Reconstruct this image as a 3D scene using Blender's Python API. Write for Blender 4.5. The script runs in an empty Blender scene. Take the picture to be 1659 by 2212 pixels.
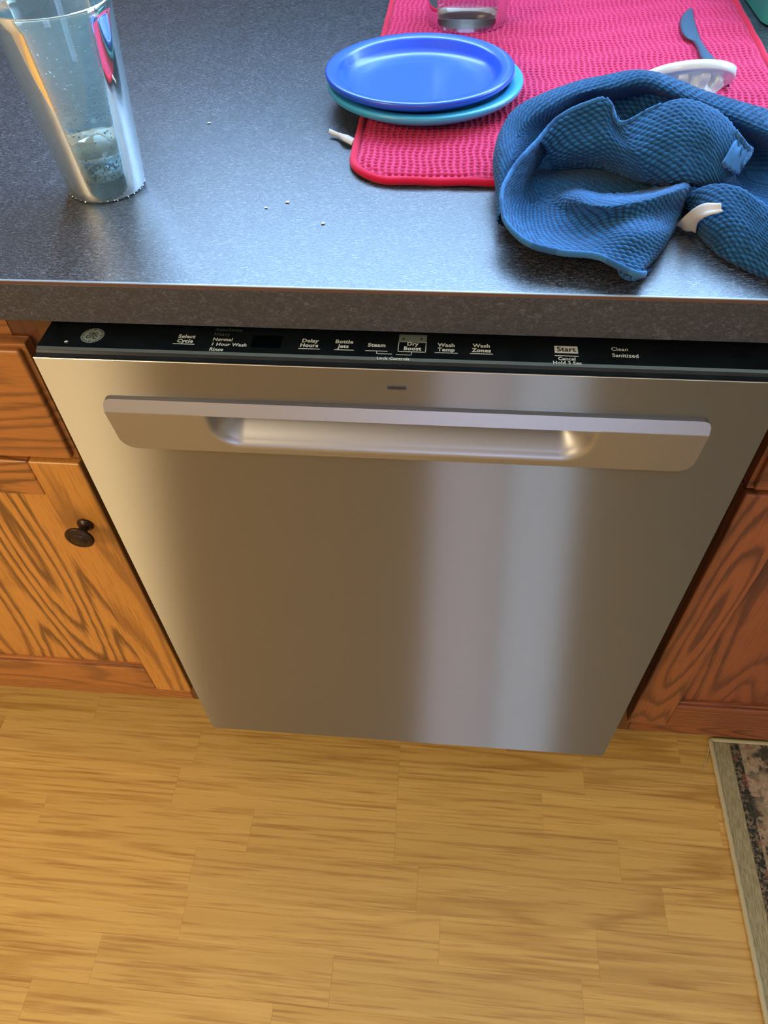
import bpy, bmesh, math, random
import numpy as np
from mathutils import Vector, Matrix, Euler
random.seed(7); np.random.seed(7)
S = bpy.context.scene
COL = S.collection

# ------------------------------------------------------------------ camera
IW, IH = 1659.0, 2212.0
CAM_ROT = (0.699164797, 0.0282190941, 0.087926115)
CAM_POS = (0.0414206156, -0.463286261, 1.23439129)
FPX = 1601.82588
cd = bpy.data.cameras.new('camera'); cam = bpy.data.objects.new('camera', cd); COL.objects.link(cam)
cam.location = CAM_POS; cam.rotation_euler = CAM_ROT
cd.sensor_fit = 'VERTICAL'; cd.sensor_height = 24.0; cd.lens = 24.0 * FPX / IH
cd.clip_start = 0.01; cd.clip_end = 50
S.camera = cam
# ------------------------------------------------------------------ view, world, lights
S.view_settings.view_transform = 'Standard'; S.view_settings.look = 'None'
S.view_settings.gamma = 1.0; S.view_settings.use_curve_mapping = False
S.view_settings.exposure = 0.0
S.cycles.use_denoising = True
S.cycles.max_bounces = 10; S.cycles.transmission_bounces = 10; S.cycles.transparent_max_bounces = 12
S.cycles.caustics_reflective = False; S.cycles.caustics_refractive = False
S.cycles.sample_clamp_indirect = 6.0
w = bpy.data.worlds.new('sky'); S.world = w; w.use_nodes = True
w.node_tree.nodes['Background'].inputs[0].default_value = (0.55, 0.72, 1.0, 1)
w.node_tree.nodes['Background'].inputs[1].default_value = 1.0

def area(name, loc, rot, sx, sy, power, color, spread=math.pi):
    l = bpy.data.lights.new(name, 'AREA'); l.shape = 'RECTANGLE'; l.size = sx; l.size_y = sy
    l.energy = power; l.color = color; l.spread = spread
    o = bpy.data.objects.new(name, l); o.location = loc; o.rotation_euler = rot; COL.objects.link(o); return o
H90 = math.pi / 2
BACK_Y, RIGHT_X, LEFT_X, FRONT_Y, CEIL = 0.95, 2.1, -2.3, -3.2, 2.45
# daylight entering through the window over the counter, the right window and the window behind the camera
area('daylight_back', (0.35, BACK_Y - 0.015, 1.84), (H90, 0, math.pi), 1.9, 0.84, 100, (0.36, 0.62, 1.0)).rotation_euler = (-H90, 0, 0)
area('daylight_right', (RIGHT_X - 0.015, 0.53, 1.56), (0, H90, 0), 0.80, 0.66, 26, (0.50, 0.76, 1.0))
area('daylight_front', (0.165, FRONT_Y + 0.015, 1.30), (H90, 0, 0), 0.36, 1.50, 6.0, (0.74, 0.72, 1.0))
area('daylight_front', (0.555, FRONT_Y + 0.015, 1.30), (H90, 0, 0), 0.34, 1.50, 8.5, (0.56, 0.70, 1.0))
area('ceiling_lamp_light', (-1.70, -1.75, 2.36), (0, 0, 0), 0.9, 0.9, 60, (1.0, 0.77, 0.45))

# ------------------------------------------------------------------ maths helpers
_R = np.array(Euler(CAM_ROT, 'XYZ').to_matrix()); _C = np.array(CAM_POS)
def px(u, v, h=0.0, z=None):
    """point in the kitchen at height h above the counter top seen at photo pixel u, v (used to survey the place)"""
    zz = 0.914 + h if z is None else z
    d = _R @ np.array([(u - IW / 2) / FPX, -(v - IH / 2) / FPX, -1.0])
    return _C + d * (zz - _C[2]) / d[2]
def pxy(u, v, y):
    d = _R @ np.array([(u - IW / 2) / FPX, -(v - IH / 2) / FPX, -1.0])
    return _C + d * (y - _C[1]) / d[1]

# ------------------------------------------------------------------ object helpers
def link_mesh(name, me, mat=None, parent=None, smooth=False, loc=None):
    o = bpy.data.objects.new(name, me); COL.objects.link(o)
    if mat: me.materials.append(mat)
    if smooth:
        me.polygons.foreach_set('use_smooth', [True] * len(me.polygons))
    if loc is not None: o.location = loc
    if parent is not None:
        o.parent = parent
        o.matrix_parent_inverse = Matrix.Translation(parent.location).inverted()   # every parent stands unrotated at its location
    return o
def obj(name, bm, mat=None, parent=None, smooth=False):
    me = bpy.data.meshes.new(name); bm.to_mesh(me); bm.free()
    return link_mesh(name, me, mat, parent, smooth)
def pyobj(name, V, F, mat=None, parent=None, smooth=True):
    me = bpy.data.meshes.new(name); me.from_pydata([tuple(map(float, p)) for p in V], [], [tuple(map(int, f)) for f in F]); me.update()
    return link_mesh(name, me, mat, parent, smooth)
def gridobj(name, P, mat=None, parent=None, smooth=True):
    """P: (n, m, 3) array -> fast quad mesh"""
    V, F = grid_arrays(P)
    return fast(name, V, F, mat, parent, smooth)
def grid_arrays(P, off=0, closed=False):
    n, m = P.shape[:2]
    idx = np.arange(n * m).reshape(n, m) + off
    F = np.stack([idx[:-1, :-1], idx[1:, :-1], idx[1:, 1:], idx[:-1, 1:]], -1).reshape(-1, 4)
    if closed:
        F2 = np.stack([idx[:-1, -1], idx[1:, -1], idx[1:, 0], idx[:-1, 0]], -1).reshape(-1, 4)
        F = np.concatenate([F, F2])
    return P.reshape(-1, 3), F
def fast(name, V, F, mat=None, parent=None, smooth=True):
    me = bpy.data.meshes.new(name)
    me.vertices.add(len(V)); me.vertices.foreach_set('co', np.ascontiguousarray(V, dtype=np.float32).ravel())
    me.loops.add(len(F) * 4); me.loops.foreach_set('vertex_index', np.ascontiguousarray(F, dtype=np.int32).ravel())
    me.polygons.add(len(F)); me.polygons.foreach_set('loop_start', np.arange(len(F), dtype=np.int32) * 4)
    me.update(calc_edges=True); me.validate()
    return link_mesh(name, me, mat, parent, smooth)
def add_box(bm, x0, x1, y0, y1, z0, z1, bev=0.0, seg=2):
    b = bmesh.new()
    vs = [b.verts.new((x, y, z)) for x in (x0, x1) for y in (y0, y1) for z in (z0, z1)]
    for f in ((0, 1, 3, 2), (4, 6, 7, 5), (0, 4, 5, 1), (2, 3, 7, 6), (0, 2, 6, 4), (1, 5, 7, 3)):
        b.faces.new([vs[i] for i in f])
    if bev > 0:
        bmesh.ops.bevel(b, geom=b.edges[:], offset=bev, segments=seg, profile=0.5, affect='EDGES')
    bmesh.ops.recalc_face_normals(b, faces=b.faces[:])
    me = bpy.data.meshes.new('t'); b.to_mesh(me); b.free(); bm.from_mesh(me); bpy.data.meshes.remove(me)
def box(name, x0, x1, y0, y1, z0, z1, mat, parent=None, bev=0.0, seg=2, smooth=False):
    bm = bmesh.new(); add_box(bm, x0, x1, y0, y1, z0, z1, bev, seg)
    return obj(name, bm, mat, parent, smooth)
def lathe(name, prof, center, mat, parent=None, n=96, rot=None, smooth=True, wob=None):
    a = np.linspace(0, 2 * np.pi, n, endpoint=False)
    P = np.array([[[r * np.cos(t), r * np.sin(t), z] for t in a] for r, z in prof])
    if wob is not None: P = wob(P)
    if rot is not None: P = P @ np.array(rot).T
    P = P + np.array(center)
    V, F = grid_arrays(P, closed=True)
    return fast(name, V, F, mat, parent, smooth)
def tube(name, pts, r, mat, parent=None, n=10, closed=False):
    V, F = tube_arrays(pts, r, n)
    return fast(name, V, F, mat, parent)
def tube_arrays(pts, r, n=10, off=0, flat=1.0):
    pts = np.array(pts, float); T = np.gradient(pts, axis=0); T /= np.linalg.norm(T, axis=1)[:, None] + 1e-12
    up = np.array([0, 0, 1.0]); N = np.cross(T, up); N /= np.linalg.norm(N, axis=1)[:, None] + 1e-9; B = np.cross(N, T)
    a = np.linspace(0, 2 * np.pi, n, endpoint=False)
    rr = np.broadcast_to(np.asarray(r, float), (len(pts),))
    P = pts[:, None, :] + rr[:, None, None] * (np.cos(a)[None, :, None] * N[:, None, :] + flat * np.sin(a)[None, :, None] * B[:, None, :])
    return grid_arrays(P, off=off, closed=True)
def catmull(P, n):
    """P (k, ...) -> n samples along a Catmull-Rom curve through the k points, uniform in chord length"""
    P = np.asarray(P, float); k = len(P)
    flat = P.reshape(k, -1)
    d = np.linalg.norm(np.diff(flat, axis=0), axis=1) + 1e-9
    s = np.concatenate([[0], np.cumsum(d)]); s /= s[-1]
    t = np.linspace(0, 1, n); i = np.clip(np.searchsorted(s, t, side='right') - 1, 0, k - 2)
    f = ((t - s[i]) / (s[i + 1] - s[i]))[:, None]
    m = np.zeros_like(flat)
    m[1:-1] = (flat[2:] - flat[:-2]) / (s[2:] - s[:-2])[:, None]
    m[0] = (flat[1] - flat[0]) / (s[1] - s[0]); m[-1] = (flat[-1] - flat[-2]) / (s[-1] - s[-2])
    h = (s[i + 1] - s[i])[:, None]
    r = (2 * f**3 - 3 * f**2 + 1) * flat[i] + (f**3 - 2 * f**2 + f) * h * m[i] + (-2 * f**3 + 3 * f**2) * flat[i + 1] + (f**3 - f**2) * h * m[i + 1]
    return r.reshape((n,) + P.shape[1:])
def thing(name, label, cat, loc=(0, 0, 0), group=None):
    o = bpy.data.objects.new(name, None); COL.objects.link(o); o.empty_display_size = 0.05
    o.location = loc; o['label'] = label; o['category'] = cat
    if group: o['group'] = group
    return o
def tag(o, label, cat, group=None):
    o['label'] = label; o['category'] = cat
    if group: o['group'] = group
    return o
def struct(o):
    o['kind'] = 'structure'; return o

# ------------------------------------------------------------------ material helpers
class M:
    def __init__(s, name):
        s.m = bpy.data.materials.new(name); s.m.use_nodes = True; s.nt = s.m.node_tree
        s.b = s.nt.nodes['Principled BSDF']; s.out = s.nt.nodes['Material Output']
    def n(s, t, **k):
        x = s.nt.nodes.new(t)
        for a, v in k.items(): setattr(x, a, v)
        return x
    def l(s, a, b): s.nt.links.new(a, b)
    def set(s, **k):
        for a, v in k.items():
            s.b.inputs[a.replace('_', ' ')].default_value = v if not isinstance(v, tuple) or len(v) == 4 else v + (1,)
    def coords(s, scale=(1, 1, 1), rnd=False, kind='Object'):
        tc = s.n('ShaderNodeTexCoord'); mp = s.n('ShaderNodeMapping'); mp.inputs['Scale'].default_value = scale
        src = tc.outputs[kind]
        if rnd:
            oi = s.n('ShaderNodeObjectInfo'); ml = s.n('ShaderNodeVectorMath', operation='ADD')
            cx = s.n('ShaderNodeCombineXYZ')
            for i, q in enumerate((37.0, 53.0, 71.0)):
                mm = s.n('ShaderNodeMath', operation='MULTIPLY'); mm.inputs[1].default_value = q
                s.l(oi.outputs['Random'], mm.inputs[0]); s.l(mm.outputs[0], cx.inputs[i])
            s.l(src, ml.inputs[0]); s.l(cx.outputs[0], ml.inputs[1]); src = ml.outputs[0]
        s.l(src, mp.inputs['Vector']); return mp.outputs[0]
    def noise(s, vec, scale, detail=3, rough=0.5, dist=0.0):
        x = s.n('ShaderNodeTexNoise'); x.inputs['Scale'].default_value = scale; x.inputs['Detail'].default_value = detail
        x.inputs['Roughness'].default_value = rough; x.inputs['Distortion'].default_value = dist
        if vec is not None: s.l(vec, x.inputs['Vector'])
        return x.outputs['Fac']
    def ramp(s, fac, stops, interp='LINEAR'):
        x = s.n('ShaderNodeValToRGB'); x.color_ramp.interpolation = interp
        while len(x.color_ramp.elements) < len(stops): x.color_ramp.elements.new(0.5)
        for e, (p, c) in zip(x.color_ramp.elements, stops):
            e.position = p; e.color = (c if len(c) == 4 else tuple(c) + (1,)) if isinstance(c, tuple) else (c, c, c, 1)
        s.l(fac, x.inputs[0]); return x.outputs[0]
    def math(s, op, a, b=None, c=None):
        x = s.n('ShaderNodeMath', operation=op)
        for i, q in enumerate((a, b, c)):
            if q is None: continue
            if isinstance(q, (int, float)): x.inputs[i].default_value = q
            else: s.l(q, x.inputs[i])
        return x.outputs[0]
    def mix(s, fac, a, b, mode='MIX'):
        x = s.n('ShaderNodeMix', data_type='RGBA', blend_type=mode)
        for i, q in ((0, fac), (6, a), (7, b)):
            if isinstance(q, (int, float)): x.inputs[i].default_value = q
            elif isinstance(q, tuple): x.inputs[i].default_value = q if len(q) == 4 else q + (1,)
            else: s.l(q, x.inputs[i])
        return x.outputs[2]
    def color(s, c): s.l(c, s.b.inputs['Base Color'])
    def bump(s, h, strength=0.3, dist=0.001):
        x = s.n('ShaderNodeBump'); x.inputs['Strength'].default_value = strength; x.inputs['Distance'].default_value = dist
        s.l(h, x.inputs['Height']); s.l(x.outputs[0], s.b.inputs['Normal'])
def lin(r, g, b):
    f = lambda c: (c / 255 / 12.92) if c <= 10 else ((c / 255 + 0.055) / 1.055) ** 2.4
    return (f(r), f(g), f(b), 1.0)
def plain(name, col, rough=0.5, metal=0.0, **k):
    m = M(name); m.set(Base_Color=col, Roughness=rough, Metallic=metal, **k); return m.m

def oak(name, axis, light, mid, dark, rings=26.0, stretch=0.13, seed=(0, 0, 0), rough=0.38):
    """cathedral-grained oak: contour lines of a stretched noise; axis = grain direction ('x' or 'z')"""
    m = M(name)
    sc = {'z': (6.0, 6.0, 6.0 * stretch), 'x': (6.0 * stretch, 6.0, 6.0)}[axis]
    v = m.coords(sc, rnd=True)
    n1 = m.noise(v, 1.0, 2.0, 0.45, 0.25)
    r = m.math('MULTIPLY', n1, rings); fr = m.math('FRACT', r)
    sc2 = {'z': (420.0, 420.0, 22.0), 'x': (22.0, 420.0, 420.0)}[axis]
    pores = m.noise(m.coords(sc2, rnd=True), 1.0, 2.0, 0.6)
    fr2 = m.math('ADD', fr, m.math('MULTIPLY', m.math('SUBTRACT', pores, 0.5), 0.55))
    band = m.ramp(fr2, [(0.0, 0.9), (0.10, 1.0), (0.34, 0.25), (0.46, 0.0), (0.86, 0.0), (1.0, 0.9)])
    c = m.mix(band, light, dark)
    tone = m.noise(m.coords(sc, rnd=True), 0.6, 2.0)
    c = m.mix(m.ramp(tone, [(0.35, 0.0), (0.7, 0.6)]), c, mid, 'MIX')
    c = m.mix(m.math('MULTIPLY', m.ramp(pores, [(0.3, 1.0), (0.5, 0.0)]), 0.35), c, dark)
    m.color(c); m.set(Roughness=rough, Coat_Weight=0.15, Coat_Roughness=0.3)
    m.bump(m.math('SUBTRACT', 1.0, band), 0.15, 0.0004)
    return m.m
OAK_L, OAK_M, OAK_D = lin(202, 142, 68), lin(184, 124, 58), lin(112, 72, 36)
mat_oak_v = oak('oak_upright_grain', 'z', OAK_L, OAK_M, OAK_D)
mat_oak_h = oak('oak_level_grain', 'x', lin(180, 116, 58), lin(162, 102, 50), lin(108, 68, 36), rings=40.0, stretch=0.10)
mat_oak_plain = oak('oak_stile', 'z', lin(202, 142, 66), lin(194, 132, 60), lin(122, 78, 38), rings=12.0)
mat_oak_red_v = oak('reddish_oak_upright', 'z', lin(150, 88, 54), lin(130, 74, 46), lin(84, 50, 36))
mat_oak_red_h = oak('reddish_oak_level', 'x', lin(146, 84, 50), lin(126, 70, 42), lin(84, 48, 32), rings=40.0, stretch=0.10)
mat_frame = oak('oak_face_frame', 'z', lin(104, 60, 34), lin(92, 50, 28), lin(60, 34, 20), rings=14.0)
mat_dark = plain('near_black', (0.012, 0.010, 0.009, 1), 0.8)  # near-black for tub, toe panel, dots, Start print and monogram

def mk_floor():
    m = M('oak_look_floor_strip')
    v = m.coords((0.9, 12.0, 1.0), rnd=True)
    n1 = m.noise(v, 1.0, 2.0, 0.5, 0.35)
    fr = m.math('FRACT', m.math('MULTIPLY', n1, 9.0))
    fine = m.noise(m.coords((7.0, 200.0, 1.0), rnd=True), 1.0, 3.0, 0.6)
    fr2 = m.math('ADD', fr, m.math('MULTIPLY', m.math('SUBTRACT', fine, 0.5), 0.7))
    band = m.ramp(fr2, [(0.0, 0.75), (0.12, 0.85), (0.35, 0.15), (0.55, 0.0), (0.85, 0.1), (1.0, 0.75)])
    c = m.mix(m.math('MULTIPLY', band, m.ramp(m.noise(m.coords((0.7, 5.0, 1.0), rnd=True), 1.0, 1.0), [(0.4, 0.25), (0.62, 0.95)])), lin(214, 174, 100), lin(178, 134, 64))
    light = m.noise(m.coords((4.0, 110.0, 1.0), rnd=True), 1.0, 2.0, 0.6)
    c = m.mix(m.ramp(light, [(0.55, 0.0), (0.75, 0.6)]), c, lin(228, 190, 120))
    c = m.mix(m.math('MULTIPLY', m.ramp(fine, [(0.28, 1.0), (0.5, 0.0)]), 0.65), c, lin(156, 106, 48))
    oi = m.n('ShaderNodeObjectInfo'); hs = m.n('ShaderNodeHueSaturation')
    m.l(m.math('ADD', m.math('MULTIPLY', oi.outputs['Random'], 0.12), 0.92), hs.inputs['Value']); m.l(c, hs.inputs['Color'])
    m.color(hs.outputs[0]); m.set(Roughness=0.42, Specular_IOR_Level=0.35)
    m.bump(band, 0.08, 0.0003)
    return m.m
mat_floor = mk_floor()

def mk_counter():
    m = M('slate_grey_laminate')
    tc = m.n('ShaderNodeTexCoord')
    vo = tc.outputs['Object']
    big = m.noise(vo, 45.0, 3.0, 0.6)
    w1 = m.n('ShaderNodeMapping'); w1.inputs['Rotation'].default_value = (0, 0, 0.6); w1.inputs['Scale'].default_value = (300, 900, 500); m.l(vo, w1.inputs[0])
    w2 = m.n('ShaderNodeMapping'); w2.inputs['Rotation'].default_value = (0, 0, -0.9); w2.inputs['Scale'].default_value = (260, 850, 500); m.l(vo, w2.inputs[0])
    f1 = m.noise(w1.outputs[0], 1.0, 2.0, 0.6, 1.2); f2 = m.noise(w2.outputs[0], 1.0, 2.0, 0.6, 1.2)
    fib = m.math('MAXIMUM', f1, f2)
    c = m.ramp(fib, [(0.46, lin(26, 27, 31)), (0.57, lin(52, 53, 58)), (0.68, lin(120, 122, 130))])
    c = m.mix(m.ramp(big, [(0.35, 0.0), (0.65, 0.4)]), c, lin(44, 44, 49))
    m.color(c); m.set(Roughness=0.34, Specular_IOR_Level=0.85)
    m.bump(fib, 0.35, 0.0005)
    return m.m
mat_counter = mk_counter()
def mk_edge():
    m = M('grey_laminate_edge'); v = m.coords((260, 420, 420)); f = m.noise(v, 1.0, 2.0, 0.6, 1.2); b = m.noise(m.coords(), 60.0, 3.0)
    c = m.ramp(f, [(0.40, lin(44, 48, 58)), (0.55, lin(58, 62, 74)), (0.68, lin(84, 89, 104))])
    m.color(m.mix(m.ramp(b, [(0.35, 0.0), (0.65, 0.5)]), c, lin(48, 52, 62))); m.set(Roughness=0.42)
    m.bump(f, 0.2, 0.0004); return m.m
mat_edge = mk_edge()
mat_kraft = plain('brown_kraft_seam', lin(96, 66, 56), 0.6)

def mk_steel():
    m = M('brushed_stainless_steel')
    g = m.n('ShaderNodeBsdfAnisotropic'); g.distribution = 'GGX'
    g.inputs['Color'].default_value = (0.345, 0.325, 0.285, 1); g.inputs['Anisotropy'].default_value = -0.86; g.inputs['Rotation'].default_value = 0.0
    cx = m.n('ShaderNodeCombineXYZ'); cx.inputs[2].default_value = 1.0
    m.l(cx.outputs[0], g.inputs['Tangent'])           # brushing runs level, so highlights smear up and down
    br = m.noise(m.coords((6.0, 6.0, 2600.0)), 1.0, 2.0, 0.6)
    m.l(m.ramp(br, [(0.3, 0.33), (0.7, 0.37)]), g.inputs['Roughness'])
    m.l(g.outputs[0], m.out.inputs[0])
    return m.m
mat_steel = mk_steel()
mat_handle = plain('satin_silver_handle', (0.37, 0.38, 0.42, 1), 0.42, 0.9)
mat_bright = plain('bright_steel_edge', (0.85, 0.84, 0.80, 1), 0.25, 1.0)  # paler than the door steel: white edge highlight put into the colour
def mk_gloss():
    m = M('black_gloss_control_glass')
    n = m.noise(m.coords((1, 1, 1)), 60.0, 2.0)
    m.color(m.ramp(n, [(0.3, (0.006, 0.009, 0.011, 1)), (0.8, (0.011, 0.015, 0.018, 1))])); m.set(Roughness=0.13, Specular_IOR_Level=0.5)
    return m.m
mat_gloss = mk_gloss()
mat_ink = plain('pale_printed_ink', lin(222, 230, 226), 0.6)
mat_ink_dim = plain('dim_printed_ink', lin(70, 82, 82), 0.6)
mat_logo = plain('silver_logo_ink', lin(160, 175, 172), 0.4, 0.3)
mat_bronze = plain('oil_rubbed_bronze', lin(58, 44, 36), 0.36, 0.75)

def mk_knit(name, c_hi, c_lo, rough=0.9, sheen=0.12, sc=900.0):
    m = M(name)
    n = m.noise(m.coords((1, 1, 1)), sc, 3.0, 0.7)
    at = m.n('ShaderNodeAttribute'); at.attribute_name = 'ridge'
    c = m.mix(at.outputs['Fac'], c_lo, c_hi)  # tips lightened, pits darkened: highlight and shade painted into the yarn
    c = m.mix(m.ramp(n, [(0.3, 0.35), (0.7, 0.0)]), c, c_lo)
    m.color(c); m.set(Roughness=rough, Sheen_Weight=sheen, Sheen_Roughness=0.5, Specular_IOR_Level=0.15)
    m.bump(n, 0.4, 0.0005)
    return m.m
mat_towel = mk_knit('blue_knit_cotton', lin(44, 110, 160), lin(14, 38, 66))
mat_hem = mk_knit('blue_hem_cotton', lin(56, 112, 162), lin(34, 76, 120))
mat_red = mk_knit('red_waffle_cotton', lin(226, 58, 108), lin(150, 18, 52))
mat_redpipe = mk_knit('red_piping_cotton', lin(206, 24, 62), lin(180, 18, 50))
mat_tag = mk_knit('white_cotton_tape', lin(214, 208, 200), lin(180, 174, 168), sc=1600)

# ------------------------------------------------------------------ room shell
mat_wall = M('warm_beige_paint')
nz = mat_wall.noise(mat_wall.coords(), 40.0, 3.0)
mat_wall.color(mat_wall.ramp(nz, [(0.3, lin(196, 176, 140)), (0.7, lin(204, 184, 148))])); mat_wall.set(Roughness=0.8)
mat_wall.bump(nz, 0.1, 0.001); mat_wall = mat_wall.m
mat_ceil = plain('white_ceiling_paint', lin(226, 218, 200), 0.9)
mat_tile = plain('grey_backsplash_paint', lin(84, 82, 80), 0.7)
mat_white_trim = plain('white_painted_trim', lin(222, 220, 214), 0.5)
mat_pane = plain('window_glass', (0.85, 0.92, 0.95, 1), 0.02, 0.0, Transmission_Weight=1.0, IOR=1.45)

def wall_with_hole(name, axis, pos, thick, a0, a1, h0, h1, holes, mat):
    """wall in plane axis=pos, spans a0..a1 along the other axis, with rectangular openings"""
    bm = bmesh.new(); t0, t1 = sorted((pos, pos + thick))
    def bx(p0, p1, z0, z1):
        if p1 - p0 < 1e-4 or z1 - z0 < 1e-4: return
        if axis == 'y': add_box(bm, p0, p1, t0, t1, z0, z1)
        else: add_box(bm, t0, t1, p0, p1, z0, z1)
    if holes:
        (q0, q1, z0, z1) = holes
        bx(a0, q0, h0, h1); bx(q1, a1, h0, h1); bx(q0, q1, h0, z0); bx(q0, q1, z1, h1)
    else: bx(a0, a1, h0, h1)
    return struct(obj(name, bm, mat))
def window_unit(name, axis, pos, thick, q0, q1, z0, z1):
    bm = bmesh.new(); m_, w_ = pos + thick * 0.5, 0.04
    def bx(p0, p1, a, b, d=0.02):
        if axis == 'y': add_box(bm, p0, p1, m_ - d, m_ + d, a, b, 0.003)
        else: add_box(bm, m_ - d, m_ + d, p0, p1, a, b, 0.003)
    bx(q0, q0 + w_, z0, z1); bx(q1 - w_, q1, z0, z1); bx(q0 + w_, q1 - w_, z0, z0 + w_); bx(q0 + w_, q1 - w_, z1 - w_, z1)
    mid = (q0 + q1) / 2; bx(mid - 0.015, mid + 0.015, z0 + w_, z1 - w_)
    f = struct(obj(name, bm, mat_white_trim))
    for a, b in ((q0 + w_ + .001, mid - 0.016), (mid + 0.016, q1 - w_ - .001)):
        if axis == 'y': p = box('pane', a, b, m_ - 0.003, m_ + 0.003, z0 + w_ + .001, z1 - w_ - .001, mat_pane, f)
        else: p = box('pane', m_ - 0.003, m_ + 0.003, a, b, z0 + w_ + .001, z1 - w_ - .001, mat_pane, f)
    return f
WB = (-0.60, 1.30, 1.42, 2.26)
WR = (0.20, 0.86, 1.16, 1.96)
WF = (-0.045, 0.765, 0.55, 2.05)
wall_with_hole('wall_back', 'y', BACK_Y, 0.1, LEFT_X, RIGHT_X, 0.0, CEIL, WB, mat_wall)
wall_with_hole('wall_right', 'x', RIGHT_X, 0.1, FRONT_Y, BACK_Y + 0.1, 0.0, CEIL, WR, mat_wall)
wall_with_hole('wall_front', 'y', FRONT_Y, -0.1, LEFT_X, RIGHT_X, 0.0, CEIL, WF, mat_wall)
wall_with_hole('wall_left', 'x', LEFT_X, -0.1, FRONT_Y - 0.1, BACK_Y + 0.1, 0.0, CEIL, None, mat_wall)
struct(box('ceiling', LEFT_X - 0.1, RIGHT_X + 0.1, FRONT_Y - 0.1, BACK_Y + 0.1, CEIL, CEIL + 0.1, mat_ceil))
window_unit('window_1', 'y', BACK_Y, 0.1, *WB)
window_unit('window_2', 'x', RIGHT_X, 0.1, *WR)
window_unit('window_3', 'y', FRONT_Y, -0.1, *WF)

# ------------------------------------------------------------------ floor of short oak-look strips
fl = struct(box('floor', LEFT_X - 0.1, RIGHT_X + 0.1, FRONT_Y - 0.1, BACK_Y + 0.1, -0.06, -0.007, plain('floor_underlay', lin(190, 140, 76), 0.8)))
PW, GAP, Y0 = 0.065, 0.00005, 0.0515
seams = {-2: [-0.72, -0.36, 0.02, 0.40], -1: [-0.56, -0.20, 0.17, 0.46], 0: [-0.72, -0.36, -0.010, 0.297, 0.66], 1: [-0.76, -0.38, -0.009, 0.2266, 0.503],
         2: [-0.59, -0.24, -0.007, 0.341, 0.68], 3: [-0.66, -0.32, 0.032, 0.40], 4: [-0.68, -0.316, 0.068, 0.296, 0.62], 5: [-0.78, -0.43, -0.083, 0.27],
         6: [-0.513, -0.16, 0.21, 0.55]}
XA, XB = -1.05, 1.05
for row in range(-2, 12):
    ya = Y0 - PW * (row + 1); yb = Y0 - PW * row
    sm = seams.get(row) or [-0.7 + 0.13 * (row % 3) + 0.35 * k for k in range(5)]
    xs = [XA] + [s for s in sm if XA + .05 < s < XB - .05] + [XB]
    for a, b in zip(xs[:-1], xs[1:]):
        cx, cy = (a + b) / 2, (ya + yb) / 2
        bm = bmesh.new(); add_box(bm, a + GAP - cx, b - GAP - cx, ya + GAP - cy, yb - GAP - cy, -0.007, 0.0, 0.00015, 1)
        o = obj('plank', bm, mat_floor, fl); o.location = (cx, cy, 0)
bm = bmesh.new(); YA, YB = Y0 - PW * 12, Y0 + PW * 2
rr = random.Random(3)
def strips(x0, x1, y0, y1):
    y = y1
    while y > y0 + 0.005:
        yn = max(y - PW, y0); x = x0 - rr.random() * 0.3
        while x < x1:
            xn = x + 0.30 + 0.1 * rr.random()
            a, b = max(x, x0), min(xn, x1)
            if b - a > 0.01: add_box(bm, a + GAP, b - GAP, yn + GAP, y - GAP, -0.007, 0.0)
            x = xn
        y = yn
strips(LEFT_X, RIGHT_X, FRONT_Y, YA); strips(LEFT_X, XA, YA, YB); strips(XB, RIGHT_X, YA, YB); strips(LEFT_X, RIGHT_X, YB, BACK_Y)
o = obj('planks', bm, mat_floor, fl); o['kind'] = 'stuff'

# ------------------------------------------------------------------ worktop
CT, CF = 0.914, 0.0224
ct = thing('worktop', 'dark slate grey laminate kitchen worktop with squared front edge', 'countertop', (0, CF, 0.876))
box('slab', LEFT_X + .002, RIGHT_X - .002, CF + 0.0015, BACK_Y - 0.02, 0.880, CT, mat_counter, ct, 0.0004, 1)
box('front_edge', LEFT_X + .002, RIGHT_X - .002, CF, CF + 0.03, 0.876, 0.9108, mat_edge, ct, 0.0005, 1)
box('seam', LEFT_X + .002, RIGHT_X - .002, CF + 0.0002, CF + 0.002, 0.9105, 0.9130, mat_kraft, ct)
box('top_edge', LEFT_X + .002, RIGHT_X - .002, CF - 0.0001, CF + 0.002, 0.9131, 0.9141, plain('laminate_arris_highlight', lin(150, 160, 172), 0.22), ct, 0.0004, 2)  # thin pale strip: the highlight along the arris is put into its colour
box('unseen_splashback', LEFT_X + .002, RIGHT_X - .002, BACK_Y - 0.019, BACK_Y - 0.001, CT, 1.38, mat_counter, ct, 0.001, 1)  # unseen; made dark and tall to darken the far worktop's reflection

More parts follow.
